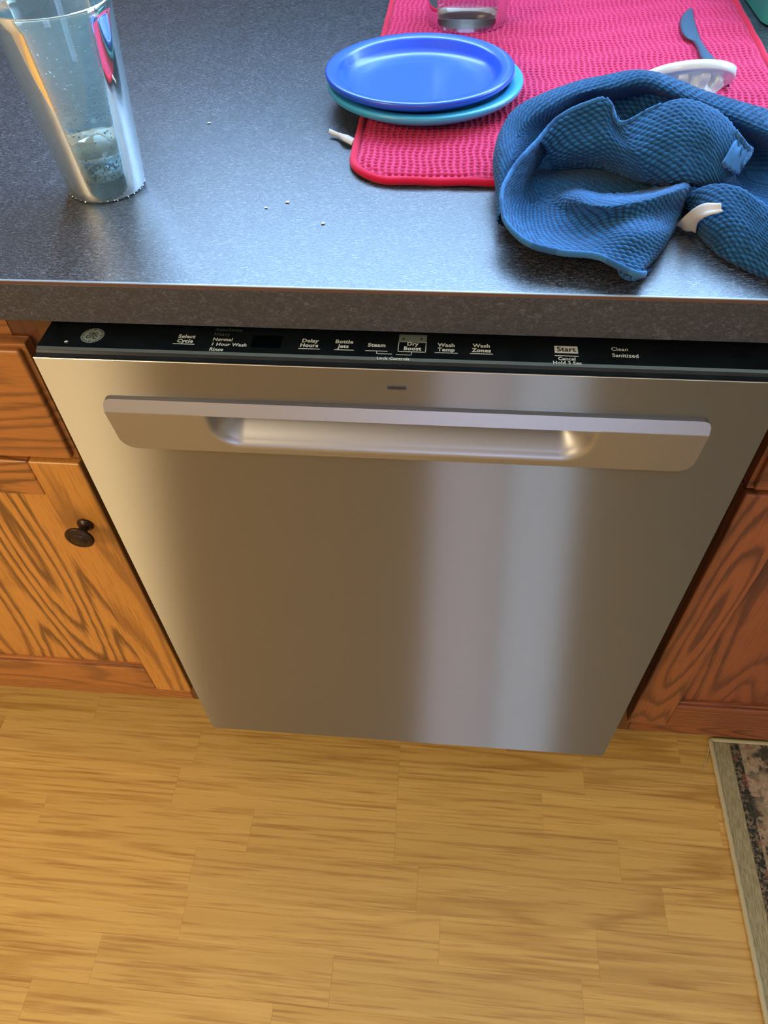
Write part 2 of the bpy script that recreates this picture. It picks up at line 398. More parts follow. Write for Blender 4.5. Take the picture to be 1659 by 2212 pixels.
# ------------------------------------------------------------------ cabinets
YD, YFR = 0.035, 0.055
def knob_parts(x, z, parent):
    prof = [(0.0, 0.0), (0.0085, 0.0), (0.0095, 0.001), (0.0090, 0.0028), (0.0062, 0.004), (0.0052, 0.008), (0.0056, 0.013), (0.009, 0.0165),
            (0.0150, 0.0180), (0.0163, 0.0192), (0.0163, 0.0208), (0.0150, 0.0220), (0.0132, 0.0222), (0.0124, 0.0232), (0.0108, 0.0236), (0.0104, 0.0229), (0.0092, 0.0230), (0.0086, 0.0240), (0.005, 0.0252), (0.0, 0.0255)]
    rot = np.array([[1, 0, 0], [0, 0, -1], [0, 1, 0]], float)   # z -> -y
    o = lathe('knob', prof, (x, YD, z), mat_bronze, parent, n=64, rot=rot); o['label'] = 'dark bronze round knob'
    return o
def cabinet(x0, x1, hinge, label, near, mv, mh, ms):
    """near: x of the edge beside the dishwasher; builds frame, drawer and flat-panel door"""
    c = thing('base_cabinet', label, 'cabinet', ((x0 + x1) / 2, YFR + 0.29, 0.0))
    s = 1 if hinge > 0 else -1
    box('carcass', x0, x1, YFR + 0.02, 0.60, 0.110, 0.8755, mat_frame, c)
    for a in (x0, x1 - 0.045): box('stile', a, a + 0.045, YFR, YFR + 0.0195, 0.110, 0.8755, mat_frame, c, .0008, 1)
    for z0, z1 in ((0.8300, 0.8755), (0.670, 0.705), (0.110, 0.190)):
        box('rail', x0 + 0.0452, x1 - 0.0452, YFR, YFR + 0.0195, z0, z1, mh, c)
    box('plinth', x0, x1, YFR + 0.075, YFR + 0.093, 0.0, 0.1098, mat_frame, c)
    d0, d1 = (x0 + 0.028, x1 - 0.028)
    # drawer front with a routed slanting edge
    bm = bmesh.new(); add_box(bm, d0, d1, YD + 0.0062, YFR - 0.0004, 0.6925, 0.8372, 0.0015, 2); add_box(bm, d0 + .0045, d1 - .0045, YD, YD + 0.0075, 0.6965, 0.8335, 0.003, 3)
    dr = obj('drawer', bm, mh, c)
    k = knob_parts(0, 0, dr); k.data.transform(Matrix.Translation(((d0 + d1) / 2, 0, 0.765)))
    # door
    z0, z1 = 0.178, 0.690
    pan = box('door', d0 + 0.05, d1 - 0.05, YD + 0.010, YD + 0.016, z0 + 0.05, z1 - 0.045, mv, c); pan['label'] = 'flat recessed oak door panel'
    for a, b in ((d0, d0 + 0.0565), (d1 - 0.0565, d1)):
        box('stile', a, b, YD, YFR - 0.0004, z0, z1, ms, pan, 0.0022, 3)
    for a, b in ((z0, z0 + 0.0625), (z1 - 0.053, z1)):
        r = box('rail', d0 + 0.0567, d1 - 0.0567, YD + 0.0003, YFR - 0.0006, a, b, mh, pan, 0.002, 3)
    bm = bmesh.new()
    add_box(bm, d0 + 0.0567, d1 - 0.0567, YD + 0.0045, YD + 0.011, z0 + 0.0622, z0 + 0.0665, 0.0012, 2)
    o = obj('bead', bm, mh, pan)
    kx = d1 - 0.0275 if s < 0 else d0 + 0.0275
    if s < 0: knob_parts(kx, 0.5907, pan)
    else: knob_parts(d1 - 0.0275, 0.5907, pan)
    return c
cabinet(-0.92, -0.3055, -1, 'orange oak base cabinet with a bronze knob on its door, by the dishwasher logo end', -0.3055, mat_oak_v, mat_oak_h, mat_oak_plain)
cabinet(0.3035, 0.95, 1, 'darker reddish oak base cabinet standing above the rug', 0.3035, mat_oak_red_v, mat_oak_red_h, mat_oak_red_v)

# ------------------------------------------------------------------ dishwasher
DX, ZT, ZB = 0.3015, 0.8563, 0.1306
dw = thing('dishwasher', 'stainless steel dishwasher with pocket handle and black top controls', 'dishwasher', (0, 0.3, 0))
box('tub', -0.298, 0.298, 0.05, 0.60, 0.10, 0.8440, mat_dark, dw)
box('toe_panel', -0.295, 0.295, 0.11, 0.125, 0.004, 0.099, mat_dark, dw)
# steel door: front sheet with a cut-out behind the handle, folded sides
HX0, HX1, HZ0, HZ1 = -0.2532, 0.2539, 0.7568, 0.8184
bm = bmesh.new()
def rrect(x0, x1, z0, z1, rt, rb, n=8):
    P = []
    for cx, cz, r, a0 in ((x1 - rt, z1 - rt, rt, 0), (x0 + rt, z1 - rt, rt, 90), (x0 + rb, z0 + rb, rb, 180), (x1 - rb, z0 + rb, rb, 270)):
        for i in range(n + 1):
            a = math.radians(a0 + 90 * i / n); P.append((cx + r * math.cos(a), cz + r * math.sin(a)))
    return P
outer = rrect(-DX, DX, ZB, ZT - 0.0006, 0.0006, 0.007)
def ring(P, y): return [bm.verts.new((x, y, z)) for x, z in P]
o0 = ring(outer, 0.0006); o1 = ring([(x * 0.9988, ZB + 0.0003 + (z - ZB) * 0.9991) for x, z in outer], 0.0); o2 = ring(outer, 0.048)
n_ = len(outer)
for a, b in ((o1, o0), (o0, o2)):
    for i in range(n_): bm.faces.new([a[i], a[(i + 1) % n_], b[(i + 1) % n_], b[i]])
bm.faces.new(o1)
bmesh.ops.recalc_face_normals(bm, faces=bm.faces[:])
obj('door', bm, mat_steel, dw)['label'] = 'brushed stainless steel door sheet'
box('door_top_edge', -DX, DX, -0.0001, 0.0016, ZT - 0.0008, ZT, mat_bright, dw, 0.0003, 1)['label'] = 'bright folded steel edge'
# vent slot
bm = bmesh.new(); add_box(bm, -0.0083, 0.0076, -0.0004, 0.0004, 0.8362, 0.8399, 0.0006, 2); obj('vent', bm, plain('vent_grey', lin(66, 68, 82), 0.35), dw)
box('vent', -0.0070, 0.0063, -0.0007, 0.0, 0.8374, 0.8387, plain('vent_dark', lin(36, 38, 50), 0.5), dw)
# pocket handle
nx, nz = 420, 110
X_ = np.linspace(HX0, HX1, nx); T_ = np.linspace(0, 1, nz)
ZC = 0.8068                              # crease under the grip lip
def smooth(a, b, t): t = np.clip((t - a) / (b - a), 0, 1); return t * t * (3 - 2 * t)
rows = []
zs = np.concatenate([np.linspace(HZ1, ZC, 14), np.linspace(ZC - 0.00005, HZ0, nz)])
P = np.zeros((len(zs), nx, 3))
for j, z in enumerate(zs):
    if z >= ZC: d = 0.0050 + 0.0045 * (HZ1 - z) / (HZ1 - ZC)
    else: d = 0.0022 + 0.0073 * (z - HZ0) / (ZC - HZ0)
    dd = np.full(nx, d)
    if z < ZC:
        ex = 0.168 - np.abs(X_); ez = np.full(nx, z - 0.7615); rc_ = 0.030
        sd = np.where((ex < rc_) & (ez < rc_), rc_ - np.hypot(np.maximum(rc_ - ex, 0), np.maximum(rc_ - ez, 0)), np.minimum(ex, ez))
        dd = d - 0.040 * smooth(-0.004, 0.034, sd) * (0.25 + 0.75 * np.clip(ez / 0.045, 0, 1)) * smooth(0.0, 0.010, sd)
    # rounded outline
    rt, rb = 0.006, 0.014
    hw = 0.0
    if z > HZ1 - rt: hw = rt - math.sqrt(max(0, rt * rt - (z - (HZ1 - rt)) ** 2))
    if z < HZ0 + rb: hw = rb - math.sqrt(max(0, rb * rb - ((HZ0 + rb) - z) ** 2))
    t = (X_ - HX0) / (HX1 - HX0)
    xx = X_.copy(); m_l = X_ < HX0 + 0.03; m_r = X_ > HX1 - 0.03
    xx[m_l] = HX0 + hw + (X_[m_l] - HX0) * (0.03 - hw) / 0.03
    xx[m_r] = HX1 - hw - (HX1 - X_[m_r]) * (0.03 - hw) / 0.03
    P[j, :, 0] = xx; P[j, :, 1] = -dd; P[j, :, 2] = z
# border skirt
top = P[0].copy(); top[:, 1] = -0.0001; bot = P[-1].copy(); bot[:, 1] = -0.0001
P = np.concatenate([top[None], P, bot[None]])
lf = P[:, :1].copy(); lf[:, :, 1] = -0.0001; rt_ = P[:, -1:].copy(); rt_[:, :, 1] = -0.0001
P = np.concatenate([lf, P, rt_], axis=1)
# door sheet needs an opening behind the scoop: cut it by boolean
gridobj('handle', P[::-1], mat_handle, dw)['label'] = 'satin silver pocket handle with scooped recess'
hm = bpy.data.objects['handle'].data; hm.polygons.foreach_set('use_smooth', [True] * len(hm.polygons))
hm.set_sharp_from_angle(angle=math.radians(35))
# cut the opening in the door sheet
door = [c for c in dw.children if c.name.startswith('door') and 'edge' not in c.name][0]
bm = bmesh.new(); bm.from_mesh(door.data)
front = max(bm.faces, key=lambda f: len(f.verts)); 
loop_v = list(front.verts); bm.faces.remove(front)
hole = [bm.verts.new((x, 0.0, z)) for x, z in rrect(-0.20, 0.20, 0.7605, 0.8100, 0.004, 0.004)]
hole_e = [bm.edges.new((hole[i], hole[(i + 1) % len(hole)])) for i in range(len(hole))]
oe = [bm.edges.get((loop_v[i], loop_v[(i + 1) % len(loop_v)])) for i in range(len(loop_v))]
bmesh.ops.triangle_fill(bm, use_beauty=True, use_dissolve=False, edges=hole_e + [e for e in oe if e])
for f in [f for f in bm.faces if all(v in set(hole) for v in f.verts)]: bm.faces.remove(f)
bmesh.ops.recalc_face_normals(bm, faces=bm.faces[:]); bm.to_mesh(door.data); bm.free()

# control panel: profile swept along x
ZP = 0.8600
prof = [(0.0022, 0.8440), (0.0022, 0.8563), (0.0062, 0.8568), (0.0080, 0.8586), (0.0105, ZP), (0.100, ZP), (0.100, 0.8440)]
bm = bmesh.new(); A = [bm.verts.new((-DX + 0.0008, y, z)) for y, z in prof]; B = [bm.verts.new((DX - 0.0008, y, z)) for y, z in prof]
for i in range(len(prof)):
    j = (i + 1) % len(prof); bm.faces.new([A[i], A[j], B[j], B[i]])
bm.faces.new(A[::-1]); bm.faces.new(B); bmesh.ops.recalc_face_normals(bm, faces=bm.faces[:])
cp = obj('control_panel', bm, mat_gloss, dw); cp['label'] = 'glossy black top control strip with pale lettering'
bm = bmesh.new()
for (ya, za), (yb, zb) in (((0.0080, 0.85885), (0.0104, 0.86022)),):
    vs = [bm.verts.new(p) for p in ((-DX + .001, ya, za), (DX - .001, ya, za), (DX - .001, yb, zb), (-DX + .001, yb, zb))]; bm.faces.new(vs)
obj('edge_strip', bm, plain('bevel_reflection_grey', lin(84, 92, 88), 0.25, 0.3), cp)  # window reflection on the panel bevel painted as a grey strip
ZI = ZP + 0.00012
def text(s, x, y, size, mat=mat_ink, ls=0.72, sx=0.88, bold=0.0, name='lettering', align='CENTER', z=ZI):
    c = bpy.data.curves.new('t', 'FONT'); c.body = s; c.size = size; c.align_x = align; c.align_y = 'CENTER'; c.space_line = ls * 1.3
    c.offset = bold; c.resolution_u = 3; c.space_character = 1.06
    t = bpy.data.objects.new('t', c); COL.objects.link(t)
    dg = bpy.context.evaluated_depsgraph_get(); dg.update()
    me = bpy.data.meshes.new_from_object(t.evaluated_get(dg)); bpy.data.objects.remove(t); bpy.data.curves.remove(c)
    me.transform(Matrix.Translation((x, y, z)) @ Matrix.Scale(sx, 4, (1, 0, 0)))
    me.materials.clear()
    return link_mesh(name, me, mat, cp)
def iline(pts, wd=0.0007, mat=mat_ink, name='underline'):
    bm = bmesh.new()
    for (x0, y0), (x1, y1) in zip(pts[:-1], pts[1:]):
        if abs(x1 - x0) > abs(y1 - y0): add_box(bm, min(x0, x1) - wd / 2, max(x0, x1) + wd / 2, y0 - wd / 2, y0 + wd / 2, ZP - .0001, ZI)
        else: add_box(bm, x0 - wd / 2, x0 + wd / 2, min(y0, y1) - wd / 2, max(y0, y1) + wd / 2, ZP - .0001, ZI)
    return obj(name, bm, mat, cp)
def P2(u, v): p = px(u, v, z=ZP); return p[0], p[1]
LS = 0.0064
for s, u, v in (('Select\nCycle', 402, 732), ('Delay\nHours', 669, 741.5), ('Bottle\nJets', 743, 743.5), ('Wash\nTemp', 964, 751), ('Wash\nZones', 1040, 752.5)):
    x, y = P2(u, v); text(s, x, y, LS, bold=0.00022)
x, y = P2(814, 746); text('Steam', x, y, LS, bold=0.00022)
x, y = P2(891, 748.5); text('Dry\nBoost', x, y, LS, bold=0.00022)
for (ua, va), (ub, vb) in (((374, 742), (419, 744)), ((645, 753), (690, 754)), ((723, 755), (763, 757)), ((790, 757.5), (836, 759)), ((940, 762), (988, 763)), ((1016, 764), (1064, 765)), ((1199, 768), (1249, 770))):
    a, b = P2(ua, va), P2(ub, vb); ym = (a[1] + b[1]) / 2; iline([(a[0], ym), (b[0], ym)])
a, b = P2(814, 759), P2(846, 765); iline([(a[0], a[1]), (a[0], b[1]), (b[0], b[1])], 0.0005)
a, b = P2(889, 761), P2(856, 766); iline([(a[0], a[1]), (a[0], b[1]), (b[0], b[1])], 0.0005)
x, y = P2(849, 775); text('Lock Controls', x, y, 0.0048, bold=0.00014)
# framed calendar-like mark round Dry Boost
(x0, y1), (x1, y0) = P2(862, 738), P2(919, 761)
iline([(x0, y1), (x0, y0), (x1, y0), (x1, y1), (x0, y1)], 0.0006, name='frame_line')
bx0, by0 = P2(862, 737); bx1, by1 = P2(921, 726)
bm = bmesh.new(); add_box(bm, x0 - .0003, x1 + .0003, y1, by1 + 0.001, ZP - .0001, ZI); obj('frame_tab', bm, plain('grey_printed_tab', lin(120, 132, 130), 0.6), cp)
for u in (872, 911):
    hx, hy = P2(u, 732.5); lathe('frame_dot', [(0.0, 0.0), (0.0011, 0.0)], (hx, hy, ZI + 0.00008), mat_dark, cp, n=20)
x, y = P2(1223, 755.5); bm = bmesh.new(); add_box(bm, x - 0.0092, x + 0.0092, y - 0.0045, y + 0.0045, ZP - .0001, ZI, 0.00008, 1); obj('start_button', bm, mat_ink, cp)
text('Start', x, y, 0.0084, mat_dark, sx=0.85, bold=0.0002, z=ZI + 0.0001)
x, y = P2(1225, 780); text('Cancel\nHold 3 Sec', x, y, 0.0054, bold=0.00014)
x, y = P2(1320, 754.5); text('Clean', x, y, 0.0062, bold=0.0001, align='LEFT'); x, y = P2(1322, 768); text('Sanitized', x, y, 0.0062, bold=0.0001, align='LEFT')
for s, u, v, mt in (('AutoSense', 466, 712, mat_ink_dim), ('Heavy', 463, 722, mat_ink_dim), ('Normal', 460, 733, mat_ink), ('1 Hour Wash', 456, 743.5, mat_ink), ('Rinse', 452, 754.5, mat_ink)):
    x, y = P2(u, v); text(s, x, y, 0.0058, mt, align='LEFT', bold=0.00014)
xa, ya = P2(540, 750); xb, yb = P2(612, 726)
bm = bmesh.new(); add_box(bm, xa, xb, ya, yb, ZP - .0001, ZP + 0.00006); obj('display_window', bm, plain('unlit_display', (0.001, 0.002, 0.004, 1), 0.08), cp)
# round script monogram
lx, ly = P2(200, 725); r0 = 0.0098
lg = lathe('logo_disc', [(0.0, 0.0), (r0, 0.0)], (lx, ly, ZI), mat_logo, cp, n=48)
bm = bmesh.new()
def ringpoly(r1, r2, a0=0, a1=360, cx=0, cy=0, n=40):
    vs = []
    for i in range(n + 1):
        a = math.radians(a0 + (a1 - a0) * i / n); vs.append((bm.verts.new((lx + cx + r1 * math.cos(a), ly + cy + r1 * math.sin(a), ZI + .00012)), bm.verts.new((lx + cx + r2 * math.cos(a), ly + cy + r2 * math.sin(a), ZI + .00012))))
    for p, q in zip(vs[:-1], vs[1:]): bm.faces.new([p[0], q[0], q[1], p[1]])
ringpoly(0.0088, 0.0082, 15, 75); ringpoly(0.0088, 0.0082, 105, 165); ringpoly(0.0088, 0.0082, 195, 255); ringpoly(0.0088, 0.0082, 285, 345)
for k in range(4):
    a = math.radians(90 * k); ringpoly(0.0012, 0.0006, 0, 320, 0.0080 * math.cos(a), 0.0080 * math.sin(a), 14)
ringpoly(0.0022, 0.0013, 60, 400, -0.0028, -0.0018, 24); ringpoly(0.0020, 0.0012, 90, 430, -0.0016, 0.0030, 24)
ringpoly(0.0024, 0.0014, 20, 330, 0.0030, -0.0022, 24); ringpoly(0.0019, 0.0011, 60, 350, 0.0026, 0.0026, 24); ringpoly(0.0046, 0.0038, 150, 205, 0.0040, 0.0008, 12)
obj('logo_monogram', bm, mat_dark, cp)

# ------------------------------------------------------------------ rug
def mk_rug(border):
    m = M('rug_' + ('border' if border else 'field'))
    v = m.coords()
    sp = m.n('ShaderNodeSeparateXYZ'); m.l(v, sp.inputs[0])
    if border:
        n = m.noise(m.coords((500, 60, 1)), 1.0, 3.0, 0.7)
        m.color(m.ramp(n, [(0.3, lin(128, 122, 96)), (0.5, lin(160, 152, 122)), (0.7, lin(184, 176, 146))]))
    else:
        vo = m.n('ShaderNodeTexVoronoi'); vo.inputs['Scale'].default_value = 42.0
        nd = m.noise(v, 120.0, 2.0); nv = m.n('ShaderNodeVectorMath', operation='ADD'); cxx = m.n('ShaderNodeCombineXYZ')
        m.l(m.math('MULTIPLY', nd, 0.03), cxx.inputs[0]); m.l(m.math('MULTIPLY', m.noise(v, 90.0, 2.0), 0.03), cxx.inputs[1])
        m.l(v, nv.inputs[0]); m.l(cxx.outputs[0], nv.inputs[1]); m.l(nv.outputs[0], vo.inputs['Vector'])
        n2 = m.noise(v, 150.0, 4.0, 0.7); n3 = m.noise(v, 24.0, 2.0)
        base = m.ramp(n2, [(0.35, lin(136, 124, 104)), (0.5, lin(172, 154, 132)), (0.65, lin(190, 160, 144))])
        dark = m.ramp(m.math('ADD', vo.outputs['Distance'], m.math('MULTIPLY', m.math('SUBTRACT', n2, 0.5), 0.9)), [(0.50, 0.0), (0.62, 1.0)])
        # darker guard stripe along the edge, 3 to 6 cm from the binding
        stripe = m.math('LESS_THAN', m.math('ABSOLUTE', m.math('SUBTRACT', sp.outputs[0], 0.549)), 0.011)
        amt = m.math('MAXIMUM', m.math('MULTIPLY', stripe, m.ramp(n2, [(0.42, 0.25), (0.52, 1.0)])), m.math('MULTIPLY', dark, m.ramp(n3, [(0.45, 0.0), (0.55, 0.9)])))
        c = m.mix(amt, base, lin(56, 58, 56))
        red = m.math('GREATER_THAN', m.noise(v, 55.0, 1.0), 0.66)
        m.color(m.mix(m.math('MULTIPLY', red, 0.5), c, lin(140, 80, 70)))
    m.set(Roughness=0.95, Specular_IOR_Level=0.05); m.bump(m.noise(m.coords((1, 1, 1)), 900.0, 2.0), 0.6, 0.001)
    return m.m
mat_rf, mat_rb = mk_rug(False), mk_rug(True)
rug = thing('rug', 'flat woven rug with cream border and faded dark pattern in front of the reddish cabinet', 'rug', (1.0, -0.5, 0))
RX0, RX1, RY0, RY1 = 0.511, 1.35, -1.10, 0.099
box('field', RX0 + 0.034, RX1, RY0, RY1 - 0.007, 0.0003, 0.0062, mat_rf, rug, 0.001, 1)
box('border', RX0 + 0.004, RX0 + 0.0338, RY0, RY1 - 0.007, 0.0003, 0.0064, mat_rb, rug, 0.001, 1)
rs = np.array([[RX0 + 0.004, y, 0.0045] for y in np.linspace(RY0, RY1 - 0.004, 220)] + [[x, RY1 - 0.003, 0.0045] for x in np.linspace(RX0 + 0.006, RX1, 140)])
rs[:, 0] += np.random.normal(0, 0.0003, len(rs)); rs[:, 2] += np.random.normal(0, 0.0002, len(rs))
tube('binding', rs, 0.0042, plain('cream_binding_yarn', lin(186, 178, 148), 0.95), rug, n=8)
th = catmull([(0.5127, 0.088, 0.006), (0.506, 0.070, 0.004), (0.500, 0.055, 0.0022), (0.492, 0.040, 0.001)], 24)
tube('loose_thread', th, 0.0007, plain('pale_thread', lin(200, 186, 150), 0.9), rug, n=6)

# ------------------------------------------------------------------ knit / waffle relief
def normals(P):
    du = np.gradient(P, axis=0); dv = np.gradient(P, axis=1); N = np.cross(du, dv); N /= np.linalg.norm(N, axis=2)[..., None] + 1e-12
    return N
def arc(P, axis):
    d = np.linalg.norm(np.diff(P, axis=axis), axis=2); z = np.zeros_like(np.take(d, [0], axis=axis)); return np.cumsum(np.concatenate([z, d], axis=axis), axis=axis)
def ridge_attr(o, a):
    at = o.data.attributes.new('ridge', 'FLOAT', 'POINT'); at.data.foreach_set('value', np.ascontiguousarray(a, dtype=np.float32).ravel())

# ------------------------------------------------------------------ red waffle drying mat
MZ = CT
mat_t = thing('drying_mat', 'red waffle weave drying mat with piped edge under the plates', 'mat', (0.15, 0.45, MZ))
mx0, mx1, my0, my1 = -0.0575, 0.372, 0.186, 0.735
st = 0.00085
gx = np.arange(mx0, mx1, st); gy = np.arange(my0, my1, st)
GX, GY = np.meshgrid(gx, gy, indexing='ij')
# right side runs very slightly askew, corners rounded
xr = mx1 + 0.010 * (GY - 0.45) / 0.25
GX = mx0 + (GX - mx0) * (xr - mx0) / (mx1 - mx0)
dx = np.minimum(GX - mx0, xr - GX); dy = np.minimum(GY - my0, my1 - GY); rc = 0.045
inc = (dx < rc) & (dy < rc)
dist = np.where(inc, rc - np.hypot(rc - dx, rc - dy), np.minimum(dx, dy))
cell = 0.0062
wx = GX + 0.0012 * np.sin(GY * 60) + 0.0007 * np.sin(GY * 170 + GX * 90); wy = GY + 0.0014 * np.sin(GX * 45 + 1) + 0.0006 * np.sin(GX * 190)
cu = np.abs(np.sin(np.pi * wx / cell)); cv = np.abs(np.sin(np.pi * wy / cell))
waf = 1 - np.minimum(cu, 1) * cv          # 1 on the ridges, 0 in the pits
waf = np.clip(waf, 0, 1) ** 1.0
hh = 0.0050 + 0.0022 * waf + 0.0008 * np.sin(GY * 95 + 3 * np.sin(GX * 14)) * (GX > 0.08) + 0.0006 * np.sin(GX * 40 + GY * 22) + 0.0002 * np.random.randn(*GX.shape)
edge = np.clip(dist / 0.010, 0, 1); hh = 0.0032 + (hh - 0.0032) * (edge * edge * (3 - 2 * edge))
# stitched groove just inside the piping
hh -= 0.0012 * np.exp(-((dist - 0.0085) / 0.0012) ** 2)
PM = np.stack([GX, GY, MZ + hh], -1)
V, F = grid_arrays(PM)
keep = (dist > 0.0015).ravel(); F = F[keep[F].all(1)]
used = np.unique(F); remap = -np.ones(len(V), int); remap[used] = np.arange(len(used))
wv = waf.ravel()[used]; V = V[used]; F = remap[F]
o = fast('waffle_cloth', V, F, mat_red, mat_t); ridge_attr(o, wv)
# piping
def outline(n=240):
    P = []
    def xr_(y): return mx1 + 0.010 * (y - 0.45) / 0.25
    for y in np.linspace(my1 - rc, my0 + rc, 60): P.append((mx0, y))
    for a in np.linspace(180, 270, 14)[1:]: P.append((mx0 + rc + rc * math.cos(math.radians(a)), my0 + rc + rc * math.sin(math.radians(a))))
    for x in np.linspace(mx0 + rc, xr_(my0) - rc, 60)[1:]: P.append((x, my0))
    for a in np.linspace(270, 360, 14)[1:]: P.append((xr_(my0) - rc + rc * math.cos(math.radians(a)), my0 + rc + rc * math.sin(math.radians(a))))
    for y in np.linspace(my0 + rc, my1 - rc, 60)[1:]: P.append((xr_(y), y))
    for a in np.linspace(0, 90, 14)[1:]: P.append((xr_(my1) - rc + rc * math.cos(math.radians(a)), my1 - rc + rc * math.sin(math.radians(a))))
    for x in np.linspace(xr_(my1) - rc, mx0 + rc, 50)[1:]: P.append((x, my1))
    for a in np.linspace(90, 180, 14)[1:]: P.append((mx0 + rc + rc * math.cos(math.radians(a)), my1 - rc + rc * math.sin(math.radians(a))))
    return np.array([(x, y, MZ + 0.0040) for x, y in P])
ol = outline(); ol[:, 2] += 0.0004 * np.sin(np.arange(len(ol)) * 0.7)
Vp, Fp = tube_arrays(ol, 0.0036, 12); o = fast('piping', Vp, Fp, mat_redpipe, mat_t); ridge_attr(o, np.ones(len(Vp)))
# hanging loop of white tape
lp = catmull([px(765, 306, 0.004), px(748, 297, 0.006), px(728, 290, 0.004), px(712, 283, 0.005)], 30)
wdt = np.interp(np.linspace(0, 1, 30), [0, 0.3, 0.6, 0.9, 1], [0.0075, 0.0070, 0.0028, 0.0034, 0.0028])
nrm = np.array([0.30, 0.95, 0.0])
Pr = np.stack([lp - nrm * wdt[:, None] * 0.8 + np.array([0, 0, -0.001]), lp + np.array([0, 0, 0.0018]), lp + nrm * wdt[:, None] * 0.6], 1)
o = gridobj('hanging_loop', Pr, mat_tag, mat_t); ridge_attr(o, np.ones(Pr.shape[0] * 3)); o['label'] = 'twisted white tape loop'
so = o.modifiers.new('s', 'SOLIDIFY'); so.thickness = 0.0012; so.offset = 0

# ------------------------------------------------------------------ plates
def plastic(name, c, rough=0.32):
    m = M(name); n = m.noise(m.coords(), 300.0, 3.0)
    m.color(m.mix(m.ramp(n, [(0.62, 0.0), (0.75, 0.15)]), c, (min(c[0] * 1.5 + .05, 1), min(c[1] * 1.5 + .05, 1), min(c[2] * 1.2 + .05, 1), 1)))
    m.set(Roughness=rough, Specular_IOR_Level=0.5, Coat_Weight=0.2, Coat_Roughness=0.1); m.bump(n, 0.03, 0.0005); return m.m
def plate(label, c, z0, R, mat, group):
    # deep straight-rimmed plastic plate
    prof = [(0.0, 0.0025), (R * 0.55, 0.0025), (R * 0.62, 0.0), (R * 0.66, 0.0), (R * 0.70, 0.0022), (R * 0.86, 0.0080), (R * 0.965, 0.0150), (R * 0.992, 0.0180), (R, 0.0215), (R * 0.997, 0.0240),
            (R * 0.985, 0.0252), (R * 0.965, 0.0254), (R * 0.885, 0.0240), (R * 0.868, 0.0232), (R * 0.855, 0.0215), (R * 0.825, 0.0140), (R * 0.79, 0.0090), (R * 0.74, 0.0068), (R * 0.66, 0.0062), (0.0, 0.0060)]
    prof = [(r, z * 0.75) for r, z in prof]
    o = lathe('plate', prof, (c[0], c[1], z0), mat, None, n=144)
    o.location = (0, 0, 0); tag(o, label, 'plate', group); return o
PZ = MZ + 0.0068
plate('teal plastic plate, lower of the stacked pair on the red mat', (0.0020, 0.3640), PZ, 0.1000, plastic('teal_plastic', lin(58, 158, 190)), 'stacked plastic plates')
plate('royal blue plastic plate on top of the teal one', (-0.0035, 0.3650), PZ + 0.0104, 0.0958, plastic('royal_blue_plastic', lin(34, 84, 205)), 'stacked plastic plates')

# ------------------------------------------------------------------ pint glass with water
GC = (-0.2780, 0.1765); GB, GT, GH = 0.0342, 0.0465, 0.146
mg = M('pale_aqua_glass'); mg.set(Base_Color=(0.80, 0.96, 0.98, 1), Roughness=0.01, IOR=1.50, Transmission_Weight=1.0); 
_d = mg.n('ShaderNodeBsdfDiffuse'); _d.inputs[0].default_value = (0.45, 0.72, 0.76, 1); _t = mg.n('ShaderNodeBsdfTranslucent'); _t.inputs[0].default_value = (0.45, 0.72, 0.76, 1)
_a = mg.n('ShaderNodeAddShader'); mg.l(_d.outputs[0], _a.inputs[0]); mg.l(_t.outputs[0], _a.inputs[1])
_m = mg.n('ShaderNodeMixShader'); _m.inputs[0].default_value = 0.08; mg.l(mg.b.outputs[0], _m.inputs[1]); mg.l(_a.outputs[0], _m.inputs[2]); mg.l(_m.outputs[0], mg.out.inputs[0])
mat_glass = mg.m   # aqua haze mixed in, standing for light caught in its sides
mwat = M('clear_water'); mwat.set(Base_Color=(0.93, 0.98, 1.0, 1), Roughness=0.0, IOR=1.33, Transmission_Weight=1.0); mat_water = mwat.m
gl = thing('drinking_glass', 'tall tapered drinking glass with a little bubbly water on the worktop', 'glass', (GC[0], GC[1], CT))
def rad(z): return GB + (GT - GB) * z / GH
wt, bt = 0.0022, 0.0115
prof = [(0.0, 0.0012), (GB - 0.006, 0.0010), (GB - 0.003, 0.0), (GB - 0.001, 0.0008), (GB, 0.003)] + [(rad(z), z) for z in np.linspace(0.01, GH - 0.001, 16)] + \
       [(GT - 0.0007, GH), (GT - 0.0016, GH - 0.0006)] + [(rad(z) - wt, z) for z in np.linspace(GH - 0.004, bt + 0.006, 16)] + [(rad(bt) - wt - 0.0035, bt + 0.0012), (GB - 0.012, bt), (0.0, bt)]
lathe('glass_body', prof, (GC[0], GC[1], CT + 0.0002), mat_glass, gl, n=128)
WZ = 0.0365
ov = 0.00025
prof = [(0.0, bt + ov), (GB - 0.012, bt + ov), (rad(bt) - wt - 0.0035 - ov, bt + 0.0012 + ov), (rad(bt + .006) - wt - ov, bt + 0.006)] + [(rad(z) - wt - ov, z) for z in np.linspace(bt + 0.008, WZ, 8)] + [(rad(WZ) - wt - 0.002, WZ - 0.0008), (0.0, WZ - 0.001)]
lathe('water', prof, (GC[0], GC[1], CT + 0.0002), mat_water, gl, n=96)['label'] = 'shallow clear water'
